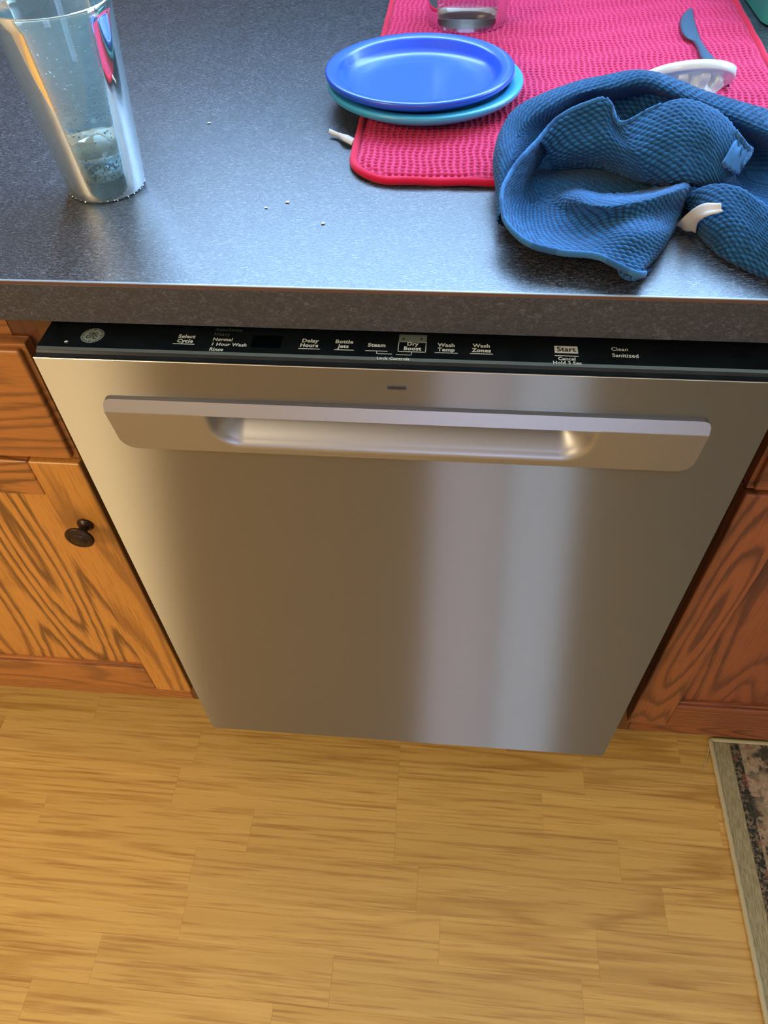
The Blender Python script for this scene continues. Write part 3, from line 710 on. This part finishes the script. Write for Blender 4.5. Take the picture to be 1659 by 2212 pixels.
# bubbles clinging inside
def sphere_arrays(c, r, off, n=6, m=4):
    th = np.linspace(0.15, np.pi - 0.15, m); a = np.linspace(0, 2 * np.pi, n, endpoint=False)
    P = np.stack([np.sin(th)[:, None] * np.cos(a), np.sin(th)[:, None] * np.sin(a), np.cos(th)[:, None] * np.ones(n)], -1) * r + np.array(c)
    return grid_arrays(P, off=off, closed=True)
_b = M('bubble_white'); _b1 = _b.n('ShaderNodeBsdfTranslucent'); _b1.inputs[0].default_value = (0.95, 1, 1, 1); _b2 = _b.n('ShaderNodeAddShader'); _b.set(Base_Color=(0.85, 0.93, 0.95, 1), Roughness=0.1)
_b.l(_b.b.outputs[0], _b2.inputs[0]); _b.l(_b1.outputs[0], _b2.inputs[1]); _b.l(_b2.outputs[0], _b.out.inputs[0]); mat_bub = _b.m
rng = np.random.RandomState(5); VV, FF, off = [], [], 0
for k in range(760):
    a = rng.uniform(0, 2 * np.pi)
    if k < 420: z = rng.uniform(0.02, 0.125); r = rng.uniform(0.00035, 0.0008); R_ = rad(z) - wt - r * 0.6
    elif k < 640: z = rng.uniform(0.017, WZ - 0.002); r = rng.uniform(0.0004, 0.0009); R_ = rad(z) - wt - r * 1.1
    else: z = rng.uniform(0.0008, 0.004); r = rng.uniform(0.0003, 0.0006); R_ = GB * 0.985
    v, f = sphere_arrays((GC[0] + R_ * math.cos(a), GC[1] + R_ * math.sin(a), CT + z), r, off); VV.append(v); FF.append(f); off += len(v)
o = fast('bubbles', np.concatenate(VV), np.concatenate(FF), mat_bub, gl); o['kind'] = 'stuff'

# ------------------------------------------------------------------ clear plastic cup behind plates
cc = px(1008, 47, 0.008); cup = thing('plastic_cup', 'clear plastic cup standing on the red mat behind the plates', 'cup', (cc[0], cc[1] + 0.004, MZ + 0.0068))
mc = M('clear_plastic'); _tr = mc.n('ShaderNodeBsdfTransparent'); _tr.inputs[0].default_value = (0.90, 0.90, 0.92, 1); _gl = mc.n('ShaderNodeBsdfGlossy'); _gl.inputs['Roughness'].default_value = 0.08
_lw = mc.n('ShaderNodeLayerWeight'); _lw.inputs[0].default_value = 0.22; _mx = mc.n('ShaderNodeMixShader'); mc.l(_lw.outputs['Fresnel'], _mx.inputs[0]); mc.l(_tr.outputs[0], _mx.inputs[1]); mc.l(_gl.outputs[0], _mx.inputs[2]); mc.l(_mx.outputs[0], mc.out.inputs[0])
cb, ctp, chh = 0.0480, 0.054, 0.11
prof = [(0.0, 0.003), (cb - 0.010, 0.003), (cb - 0.006, 0.0), (cb - 0.002, 0.0), (cb, 0.003)] + [(cb + (ctp - cb) * t, 0.003 + (chh - 0.003) * t) for t in np.linspace(0.05, 1, 12)] + \
       [(ctp + 0.001, chh + 0.001), (ctp - 0.0012, chh + 0.0005)] + [(cb + (ctp - cb) * t - 0.0014, 0.003 + (chh - 0.003) * t) for t in np.linspace(0.97, 0.06, 12)] + [(cb - 0.003, 0.0055), (0.0, 0.005)]
lathe('cup_body', prof, (cc[0], cc[1] + 0.004, MZ + 0.0068), mc.m, cup, n=96)

# ------------------------------------------------------------------ grey plastic knife
def kp(u, v): p = px(u, v, 0.0095); return p[0], p[1]
Lk = [kp(*q) for q in ((1491, 18), (1483, 22), (1473, 33), (1468, 48), (1469, 62), (1474, 75), (1483, 85), (1493, 90), (1500, 99), (1506, 112), (1512, 130), (1532, 158), (1556, 192))]
Rk = [kp(*q) for q in ((1496, 18), (1498, 26), (1500, 38), (1503, 52), (1507, 66), (1511, 78), (1513, 87), (1516, 93), (1520, 103), (1530, 118), (1544, 134), (1558, 158), (1574, 194))]
L_, R_ = catmull(np.array(Lk), 50), catmull(np.array(Rk), 50)
sec = []
for i in range(50):
    t = i / 49; zz = MZ + 0.0085 + 0.004 * t
    blade = i < 24
    hi = 0.0012 if blade else 0.0022
    ml = L_[i] * 0.5 + R_[i] * 0.5
    sec.append([(L_[i][0], L_[i][1], zz), (L_[i][0] * .85 + R_[i][0] * .15, L_[i][1] * .85 + R_[i][1] * .15, zz + hi), (ml[0], ml[1], zz + hi * (1.15 if blade else 1.6)),
                (L_[i][0] * .12 + R_[i][0] * .88, L_[i][1] * .12 + R_[i][1] * .88, zz + hi), (R_[i][0], R_[i][1], zz), (ml[0], ml[1], zz - 0.0006)])
SK = np.array(sec); V, F = grid_arrays(SK, closed=True)
kn = fast('table_knife', V, F, plain('slate_plastic', lin(70, 92, 112), 0.3), None)
tag(kn, 'slate grey butter knife lying under the white dish on the mat', 'knife')
bm = bmesh.new(); bm.from_mesh(kn.data)
a, b = kp(1493, 90), kp(1513, 87.5)

# ------------------------------------------------------------------ white fluted dish leaning on the knife
wd_mat = plastic('white_plastic', lin(238, 242, 240), 0.25)
R0, HD = 0.0425, 0.024
n = 300; aa = np.linspace(0, 2 * np.pi, n, endpoint=False)
fl_ = 0.5 + 0.5 * np.cos(aa * 10); fl_s = np.clip((fl_ - 0.30) / 0.4, 0, 1); fl_s = fl_s**2 * (3 - 2 * fl_s)
rows = []
def rg(r, z): rows.append(np.stack([r * np.cos(aa), r * np.sin(aa), np.broadcast_to(z, aa.shape)], -1))
one = np.ones(n)
rg(0.001 * one, (HD - 0.002) * one); rg(0.018 * one, (HD - 0.002) * one); rg(0.0225 * one, HD * one); rg(0.024 * one, (HD - 0.001) * one)
for t in np.linspace(0, 1, 14)[1:]:
    z = (HD - 0.001) * (1 - t) + 0.0035 * t; waist = 0.0285 - 0.0040 * math.sin(math.pi * 0.5 * min(1, t * 1.6))
    out = 0.0095 * smooth(0.35, 0.85, np.array(t)) ; rg(waist + fl_s * out + (1 - fl_s) * 0.001, z)
rg(0.0380 * one, 0.0030 * one); rg((R0 - 0.003) * one, 0.0030 * one); rg((R0 - 0.0004) * one, 0.0034 * one); rg((R0 + 0.0008) * one, 0.0022 * one); rg((R0 + 0.0010) * one, -0.0040 * one); rg((R0 - 0.0006) * one, -0.0050 * one); rg((R0 - 0.004) * one, -0.0046 * one)
rg(0.0350 * one, -0.0030 * one); rg(0.0225 * one, 0.006 * one); rg(0.020 * one, (HD - 0.006) * one); rg(0.001 * one, (HD - 0.005) * one)
PD = np.array(rows)
# foot low and towards the camera, rim lifted on the far side
zax = np.array([0.04, -0.58, -0.81]); zax /= np.linalg.norm(zax); xax = np.cross([0, 1.0, 0], zax); xax /= np.linalg.norm(xax); yax = np.cross(zax, xax)
Rm = np.stack([xax, yax, zax], 1); cdish = px(1482, 173, 0.036)
PD = PD @ Rm.T + cdish
V, F = grid_arrays(PD, closed=True)
tag(fast('dish', V, F, wd_mat, None), 'white plastic dish with fluted sides leaning behind the blue towel', 'dish')

# ------------------------------------------------------------------ teal tub at the far corner
tb = px(1700, 20, 0.0); mt_ = plastic('teal_green_plastic', lin(90, 236, 212), 0.35)
def tubring(hx, hy, r, z, cx, cy, n=12):
    P = []
    for sx, sy, a0 in ((1, 1, 0), (-1, 1, 90), (-1, -1, 180), (1, -1, 270)):
        for i in range(n): a = math.radians(a0 + 90 * i / (n - 1)); P.append((cx + sx * (hx - r) + r * math.cos(a), cy + sy * (hy - r) + r * math.sin(a), z))
    return P
TX, TY = 0.512, 0.700
PT = np.array([tubring(0.001, 0.001, 0.0005, CT + 0.001, TX, TY), tubring(0.112, 0.122, 0.035, CT + 0.0005, TX, TY), tubring(0.116, 0.126, 0.036, CT + 0.003, TX, TY), tubring(0.124, 0.134, 0.038, CT + 0.085, TX, TY),
               tubring(0.131, 0.141, 0.042, CT + 0.087, TX, TY), tubring(0.131, 0.141, 0.042, CT + 0.083, TX, TY)[::1], tubring(0.1295, 0.1395, 0.041, CT + 0.0835, TX, TY), tubring(0.122, 0.132, 0.037, CT + 0.0900, TX, TY), tubring(0.114, 0.124, 0.035, CT + 0.005, TX, TY), tubring(0.001, 0.001, 0.0005, CT + 0.004, TX, TY)])
V, F = grid_arrays(PT, closed=True)
tag(fast('plastic_tub', V, F, mt_, None), 'teal green plastic tub on the worktop past the mat corner', 'tub')

# ------------------------------------------------------------------ blue towel, crumpled
tw = thing('towel', 'blue knitted cotton towel crumpled in a heap on worktop and mat', 'towel', (0.22, 0.25, CT))
def R3(rows): return np.array([[px(*p) for p in r] for r in rows])
def refine(P, step=0.0011):
    nu = int(max(np.linalg.norm(np.diff(P, axis=0), axis=2).sum(0)) / step) + 2
    nv = int(max(np.linalg.norm(np.diff(P, axis=1), axis=2).sum(1)) / step) + 2
    A = catmull(P, min(nu, 420)); A = np.swapaxes(catmull(np.swapaxes(A, 0, 1), min(nv, 520)), 0, 1)
    return A
def wrinkle(A, seed, amp=0.0016):
    r = np.random.RandomState(seed); N = normals(A); h = 0
    for _ in range(5):
        k = r.uniform(25, 80, 3) * r.choice([-1, 1], 3); h = h + np.sin(A @ k + r.uniform(0, 6)) / 5
    return A + N * (h * amp)[..., None]
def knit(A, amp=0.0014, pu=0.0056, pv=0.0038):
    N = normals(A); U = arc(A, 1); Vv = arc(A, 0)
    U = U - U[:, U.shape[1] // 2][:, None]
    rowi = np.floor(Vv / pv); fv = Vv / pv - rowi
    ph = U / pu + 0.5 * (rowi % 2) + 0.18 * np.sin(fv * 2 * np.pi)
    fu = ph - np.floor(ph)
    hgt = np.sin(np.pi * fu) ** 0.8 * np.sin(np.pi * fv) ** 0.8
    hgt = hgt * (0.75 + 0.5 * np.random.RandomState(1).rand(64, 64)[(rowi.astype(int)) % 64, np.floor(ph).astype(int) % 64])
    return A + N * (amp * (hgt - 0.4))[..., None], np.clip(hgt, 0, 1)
AV, AF, AR, off = [], [], [], 0
def sheet(P, seed, amp=0.0016, kn=0.0014, flip=False):
    global off
    A = wrinkle(refine(P), seed, amp)
    N = normals(A)
    if N[A.shape[0] // 2, A.shape[1] // 2, 2] < 0:
        A = A[:, ::-1]
    A, r = knit(A, kn)
    A[..., 2] = np.maximum(A[..., 2], CT + 0.0008 + 0.0078 * np.clip((A[..., 1] - my0 + 0.05) / 0.046, 0, 1) + 0.3 * (np.random.RandomState(seed).rand(*A.shape[:2]) * 0.0006))
    V, F = grid_arrays(A, off=off); AV.append(V); AF.append(F); AR.append(r.ravel()); off += len(V)
ridge = [(1086, 452, .020), (1080, 405, .028), (1081, 340, .036), (1088, 275, .043), (1112, 236, .050), (1165, 207, .056), (1240, 176, .061), (1320, 160, .064), (1380, 153, .066), (1450, 170, .063), (1530, 197, .058), (1610, 225, .055), (1690, 243, .050), (1790, 270, .042)]
in1 = [(1094, 450, .018), (1098, 405, .026), (1108, 345, .036), (1118, 295, .041), (1140, 262, .047), (1190, 232, .053), (1255, 203, .058), (1325, 192, .059), (1390, 183, .062), (1445, 202, .059), (1515, 228, .054), (1595, 262, .050), (1680, 292, .045), (1790, 320, .040)]
in2 = [(1100, 448, .013), (1112, 410, .018), (1132, 352, .026), (1150, 312, .030), (1178, 280, .028), (1220, 256, .026), (1280, 232, .026), (1335, 226, .026), (1400, 226, .024), (1460, 236, .022), (1540, 262, .020), (1618, 312, .022), (1690, 350, .024), (1790, 380, .022)]
in3 = [(1110, 446, .008), (1135, 415, .008), (1165, 365, .008), (1190, 335, .008), (1215, 310, .008), (1250, 290, .008), (1300, 275, .008), (1350, 270, .008), (1410, 270, .008), (1470, 285, .008), (1545, 320, .008), (1612, 375, .012), (1690, 400, .014), (1790, 440, .014)]
in4 = [(1150, 440, .004), (1180, 425, .004), (1210, 400, .004), (1240, 390, .004), (1270, 380, .004), (1300, 370, .004), (1340, 365, .004), (1380, 370, .004), (1430, 380, .004), (1490, 400, .004), (1550, 410, .006), (1620, 425, .008), (1700, 450, .010), (1790, 480, .010)]
in5 = [(1180, 450, .003), (1210, 440, .003), (1250, 430, .003), (1290, 425, .003), (1330, 420, .003), (1360, 425, .003), (1390, 430, .003), (1420, 436, .003), (1460, 440, .003), (1510, 445, .003), (1570, 450, .003), (1640, 470, .005), (1710, 500, .006), (1800, 530, .006)]
P1 = R3([ridge, in1, in2, in3, in4, in5])
cen = np.array([0.25, 0.22, 0]); o1_ = []; o2_ = []
for p in P1[0]:
    d = p - cen; d[2] = 0; d /= np.linalg.norm(d)
    q = p + d * 0.004; q[2] = CT + (p[2] - CT) * 0.55; o1_.append(q)
    q = p - d * 0.004; q[2] = CT + 0.004; o2_.append(q)
P1 = np.concatenate([[o2_], [o1_], P1]); sheet(P1, 1, 0.0026)
# the cloth lying at the bottom of the hollow
P0 = R3([[(1128, 300, .006), (1200, 270, .006), (1300, 250, .006), (1400, 240, .006), (1500, 250, .006), (1640, 300, .006)], [(1105, 350, .005), (1200, 330, .007), (1300, 320, .006), (1400, 320, .006), (1500, 330, .006), (1650, 380, .006)],
         [(1095, 400, .004), (1200, 390, .006), (1300, 385, .007), (1400, 385, .006), (1500, 400, .006), (1650, 430, .006)], [(1100, 440, .003), (1200, 430, .005), (1300, 425, .005), (1400, 425, .005), (1480, 440, .003), (1600, 470, .004)],
         [(1115, 480, .002), (1200, 490, .003), (1300, 500, .003), (1380, 500, .003), (1452, 470, .002), (1560, 520, .003)]])
sheet(P0, 7, 0.0012)
# raised flap whose edge rolls over the hollow
Hf = [(1163, 303, .044), (1200, 262, .052), (1250, 234, .060), (1308, 214, .068), (1328, 240, .060), (1350, 264, .056), (1400, 238, .064), (1470, 214, .072), (1535, 232, .068), (1582, 274, .062), (1604, 322, .054)]
B1 = [(1176, 318, .036), (1214, 288, .044), (1260, 268, .050), (1306, 252, .058), (1336, 282, .050), (1358, 298, .050), (1408, 274, .059), (1470, 256, .065), (1528, 274, .062), (1566, 312, .056), (1596, 345, .048)]
B2 = [(1186, 345, .022), (1224, 330, .030), (1272, 320, .036), (1314, 312, .042), (1348, 326, .042), (1378, 334, .044), (1420, 320, .049), (1475, 308, .054), (1525, 322, .051), (1560, 350, .047), (1594, 362, .040)]
B3 = [(1192, 366, .010), (1232, 358, .014), (1285, 358, .016), (1330, 366, .020), (1370, 380, .022), (1400, 386, .025), (1440, 390, .029), (1480, 388, .033), (1520, 394, .032), (1556, 396, .032), (1590, 378, .033)]
B4 = [(1192, 374, .003), (1232, 366, .003), (1285, 366, .004), (1330, 376, .005), (1370, 390, .006), (1400, 398, .008), (1440, 404, .010), (1480, 402, .012), (1520, 408, .014), (1556, 408, .016), (1590, 392, .018)]
P2_ = R3([Hf, B1, B2, B3, B4]); bk = P2_[0].copy(); bk[:, 1] += 0.009; bk[:, 2] -= 0.010; bk2 = bk.copy(); bk2[:, 1] += 0.004; bk2[:, 2] -= 0.022
sheet(np.concatenate([[bk2], [bk], P2_]), 2, 0.0020)
# front bowl-shaped fold
r0 = [(1163, 303, .044), (1106, 370, .036), (1083, 430, .030), (1093, 480, .024), (1143, 527, .020), (1215, 546, .018), (1290, 554, .018), (1335, 576, .016), (1382, 591, .014), (1390, 590, .004)]
r1 = [(1172, 318, .030), (1126, 388, .022), (1108, 432, .016), (1122, 472, .012), (1168, 512, .012), (1230, 528, .014), (1300, 532, .019), (1352, 545, .021), (1412, 548, .017), (1424, 550, .002)]
r2 = [(1182, 338, .012), (1150, 392, .006), (1143, 430, .005), (1162, 462, .005), (1200, 488, .007), (1250, 502, .010), (1310, 503, .020), (1372, 503, .028), (1440, 503, .020), (1455, 506, .002)]
r3 = [(1192, 352, .006), (1172, 396, .004), (1178, 425, .004), (1198, 447, .006), (1225, 458, .010), (1262, 468, .017), (1312, 474, .022), (1380, 464, .028), (1456, 456, .021), (1472, 458, .002)]
r4 = [(1202, 366, .005), (1195, 396, .004), (1202, 414, .006), (1220, 423, .014), (1243, 431, .024), (1282, 441, .031), (1334, 442, .035), (1398, 430, .037), (1476, 407, .036), (1490, 410, .004)]
r5 = [(1212, 372, .004), (1212, 392, .004), (1225, 401, .005), (1240, 404, .008), (1262, 409, .012), (1292, 416, .016), (1340, 416, .018), (1400, 410, .016), (1470, 398, .012), (1484, 398, .003)]
P3 = R3([r0, r1, r2, r3, r4, r5]); sk = P3[0].copy(); hk = sk[:, 2] - CT; sk[:, 0] += 0.010; sk[:, 1] += 1.5 * hk + 0.004; sk[:, 2] = CT + 0.002 + 0 * sk[:, 2]
sheet(np.concatenate([[sk], P3]), 3, 0.0018)
# fold at the side with the white tag
s0 = [(1476, 428, .022), (1518, 405, .032), (1560, 397, .038), (1602, 407, .040), (1645, 438, .038), (1705, 480, .034), (1790, 525, .030)]
s1 = [(1486, 448, .014), (1524, 436, .028), (1566, 432, .034), (1610, 448, .034), (1652, 480, .032), (1712, 520, .028), (1795, 562, .022)]
s2 = [(1494, 480, .005), (1530, 486, .018), (1572, 492, .023), (1622, 514, .023), (1672, 545, .021), (1732, 580, .018), (1805, 606, .012)]
s3 = [(1502, 502, .001), (1532, 528, .004), (1567, 552, .006), (1622, 577, .007), (1680, 602, .006), (1742, 624, .004), (1812, 645, .002)]
P4 = R3([s0, s1, s2, s3]); b1 = P4[0].copy(); b1[:, 1] += 0.014; b1[:, 2] -= 0.014; b2 = b1.copy(); b2[:, 1] += 0.010; b2[:, 2] = CT + 0.004
e1 = P4[-1].copy(); e1[:, 1] += 0.004; e1[:, 2] = CT + 0.001
sheet(np.concatenate([[b2], [b1], P4, [e1]]), 4, 0.0014)
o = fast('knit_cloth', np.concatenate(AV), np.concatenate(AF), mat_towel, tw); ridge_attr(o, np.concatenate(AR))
# stitched hems
def hem(pts, r, lift=0.0):
    c = catmull(R3([pts])[0], 160); c[:, 2] += lift; rr_ = np.full(160, r); rr_[0] = rr_[-1] = 0.0003
    c += np.random.RandomState(2).normal(0, 0.00012, c.shape)
    V, F = tube_arrays(c, rr_, 10, flat=1.6); h = fast('hem', V, F, mat_hem, tw); ridge_attr(h, 0.3 + 0.7 * (np.repeat(np.arange(160), 10) % 30 < 20)); return h
hem([(1308, 213, .068), (1250, 233, .060), (1200, 261, .052), (1163, 303, .044), (1125, 343, .040), (1104, 372, .036), (1087, 405, .033), (1083, 430, .030), (1093, 480, .024), (1143, 527, .020), (1215, 546, .018), (1290, 554, .018), (1335, 574, .017), (1375, 592, .016), (1396, 592, .012)], 0.0017)
hem([(1308, 213, .068), (1322, 232, .063), (1332, 262, .056), (1350, 266, .056), (1400, 240, .064), (1430, 226, .068)], 0.0013)
hem([(1338, 576, .014), (1340, 588, .008), (1350, 598, .004), (1368, 602, .003), (1384, 597, .006), (1394, 590, .012)], 0.0012)
hem([(1586, 284, .062), (1612, 318, .053), (1622, 328, .046), (1606, 352, .044), (1590, 372, .036)], 0.0016)
# folded woven corner tab
fa = catmull(R3([[(1590, 300, .058), (1606, 318, .054), (1622, 330, .048)]])[0], 24); fb = catmull(R3([[(1562, 352, .050), (1580, 366, .044), (1596, 378, .036)]])[0], 24)
FP = np.linspace(0, 1, 16)[:, None, None] * (fb - fa)[None] + fa[None]; FP[:, :, 2] += 0.003 * np.sin(np.linspace(0, np.pi, 16))[:, None] + 0.0007 * np.sin(np.linspace(0, 22, 24))[None]
o = gridobj('corner_band', FP, mat_hem, tw); ridge_attr(o, np.ones(16 * 24)); so = o.modifiers.new('s', 'SOLIDIFY'); so.thickness = 0.003; so.offset = -1
# care tag
ta = catmull(R3([[(1457, 488, .003), (1480, 466, .016), (1500, 450, .026), (1522, 440, .034), (1556, 440, .040)]])[0], 30)
tb_ = catmull(R3([[(1502, 505, .003), (1506, 484, .016), (1516, 474, .024), (1532, 466, .031), (1560, 459, .036)]])[0], 30)
TP = np.linspace(0, 1, 8)[:, None, None] * (tb_ - ta)[None] + ta[None]; TP[:, :, 2] += 0.001 * np.sin(np.linspace(0, 9, 8))[:, None]
o = gridobj('care_tag', TP, mat_tag, tw); ridge_attr(o, np.ones(240)); o['label'] = 'white folded tape tag'; so = o.modifiers.new('s', 'SOLIDIFY'); so.thickness = 0.0008; so.offset = 0

# ------------------------------------------------------------------ crumbs
mcr = plain('crumb_white', lin(226, 222, 210), 0.8)
def crumb(p, s, label):
    bm = bmesh.new(); bmesh.ops.create_icosphere(bm, subdivisions=2, radius=s)
    for v in bm.verts: v.co *= 0.7 + 0.6 * random.random(); v.co.x *= 1.5; v.co.z *= 0.5
    mz = min(v.co.z for v in bm.verts)
    for v in bm.verts: v.co += Vector(p) - Vector((0, 0, mz))
    tag(obj('crumb', bm, mcr, None, True), label, 'crumb', 'stray crumbs')
for u, v, s, lb in ((452, 267, .0014, 'white crumb on open worktop between the glass and the plates'), (575, 450, .0010, 'white crumb on worktop, nearer the glass, in front of the mat'),
                   (622, 438, .0012, 'white crumb on worktop, middle one of three in front of the mat'), (698, 484, .0013, 'white crumb on worktop closest to the dishwasher edge')):
    crumb(px(u, v, 0), s, lb)
crumb(px(144, 739, z=ZP), .0011, 'pale crumb on the black control strip below the logo')
# ceiling lamp (out of the picture, lights the room)
lm = thing('ceiling_lamp', 'flush rectangular ceiling lamp behind the camera', 'lamp', (-1.70, -1.75, 2.40))
box('lamp_housing', -2.17, -1.23, -2.22, -1.28, 2.385, 2.449, mat_white_trim, lm, 0.004, 2)
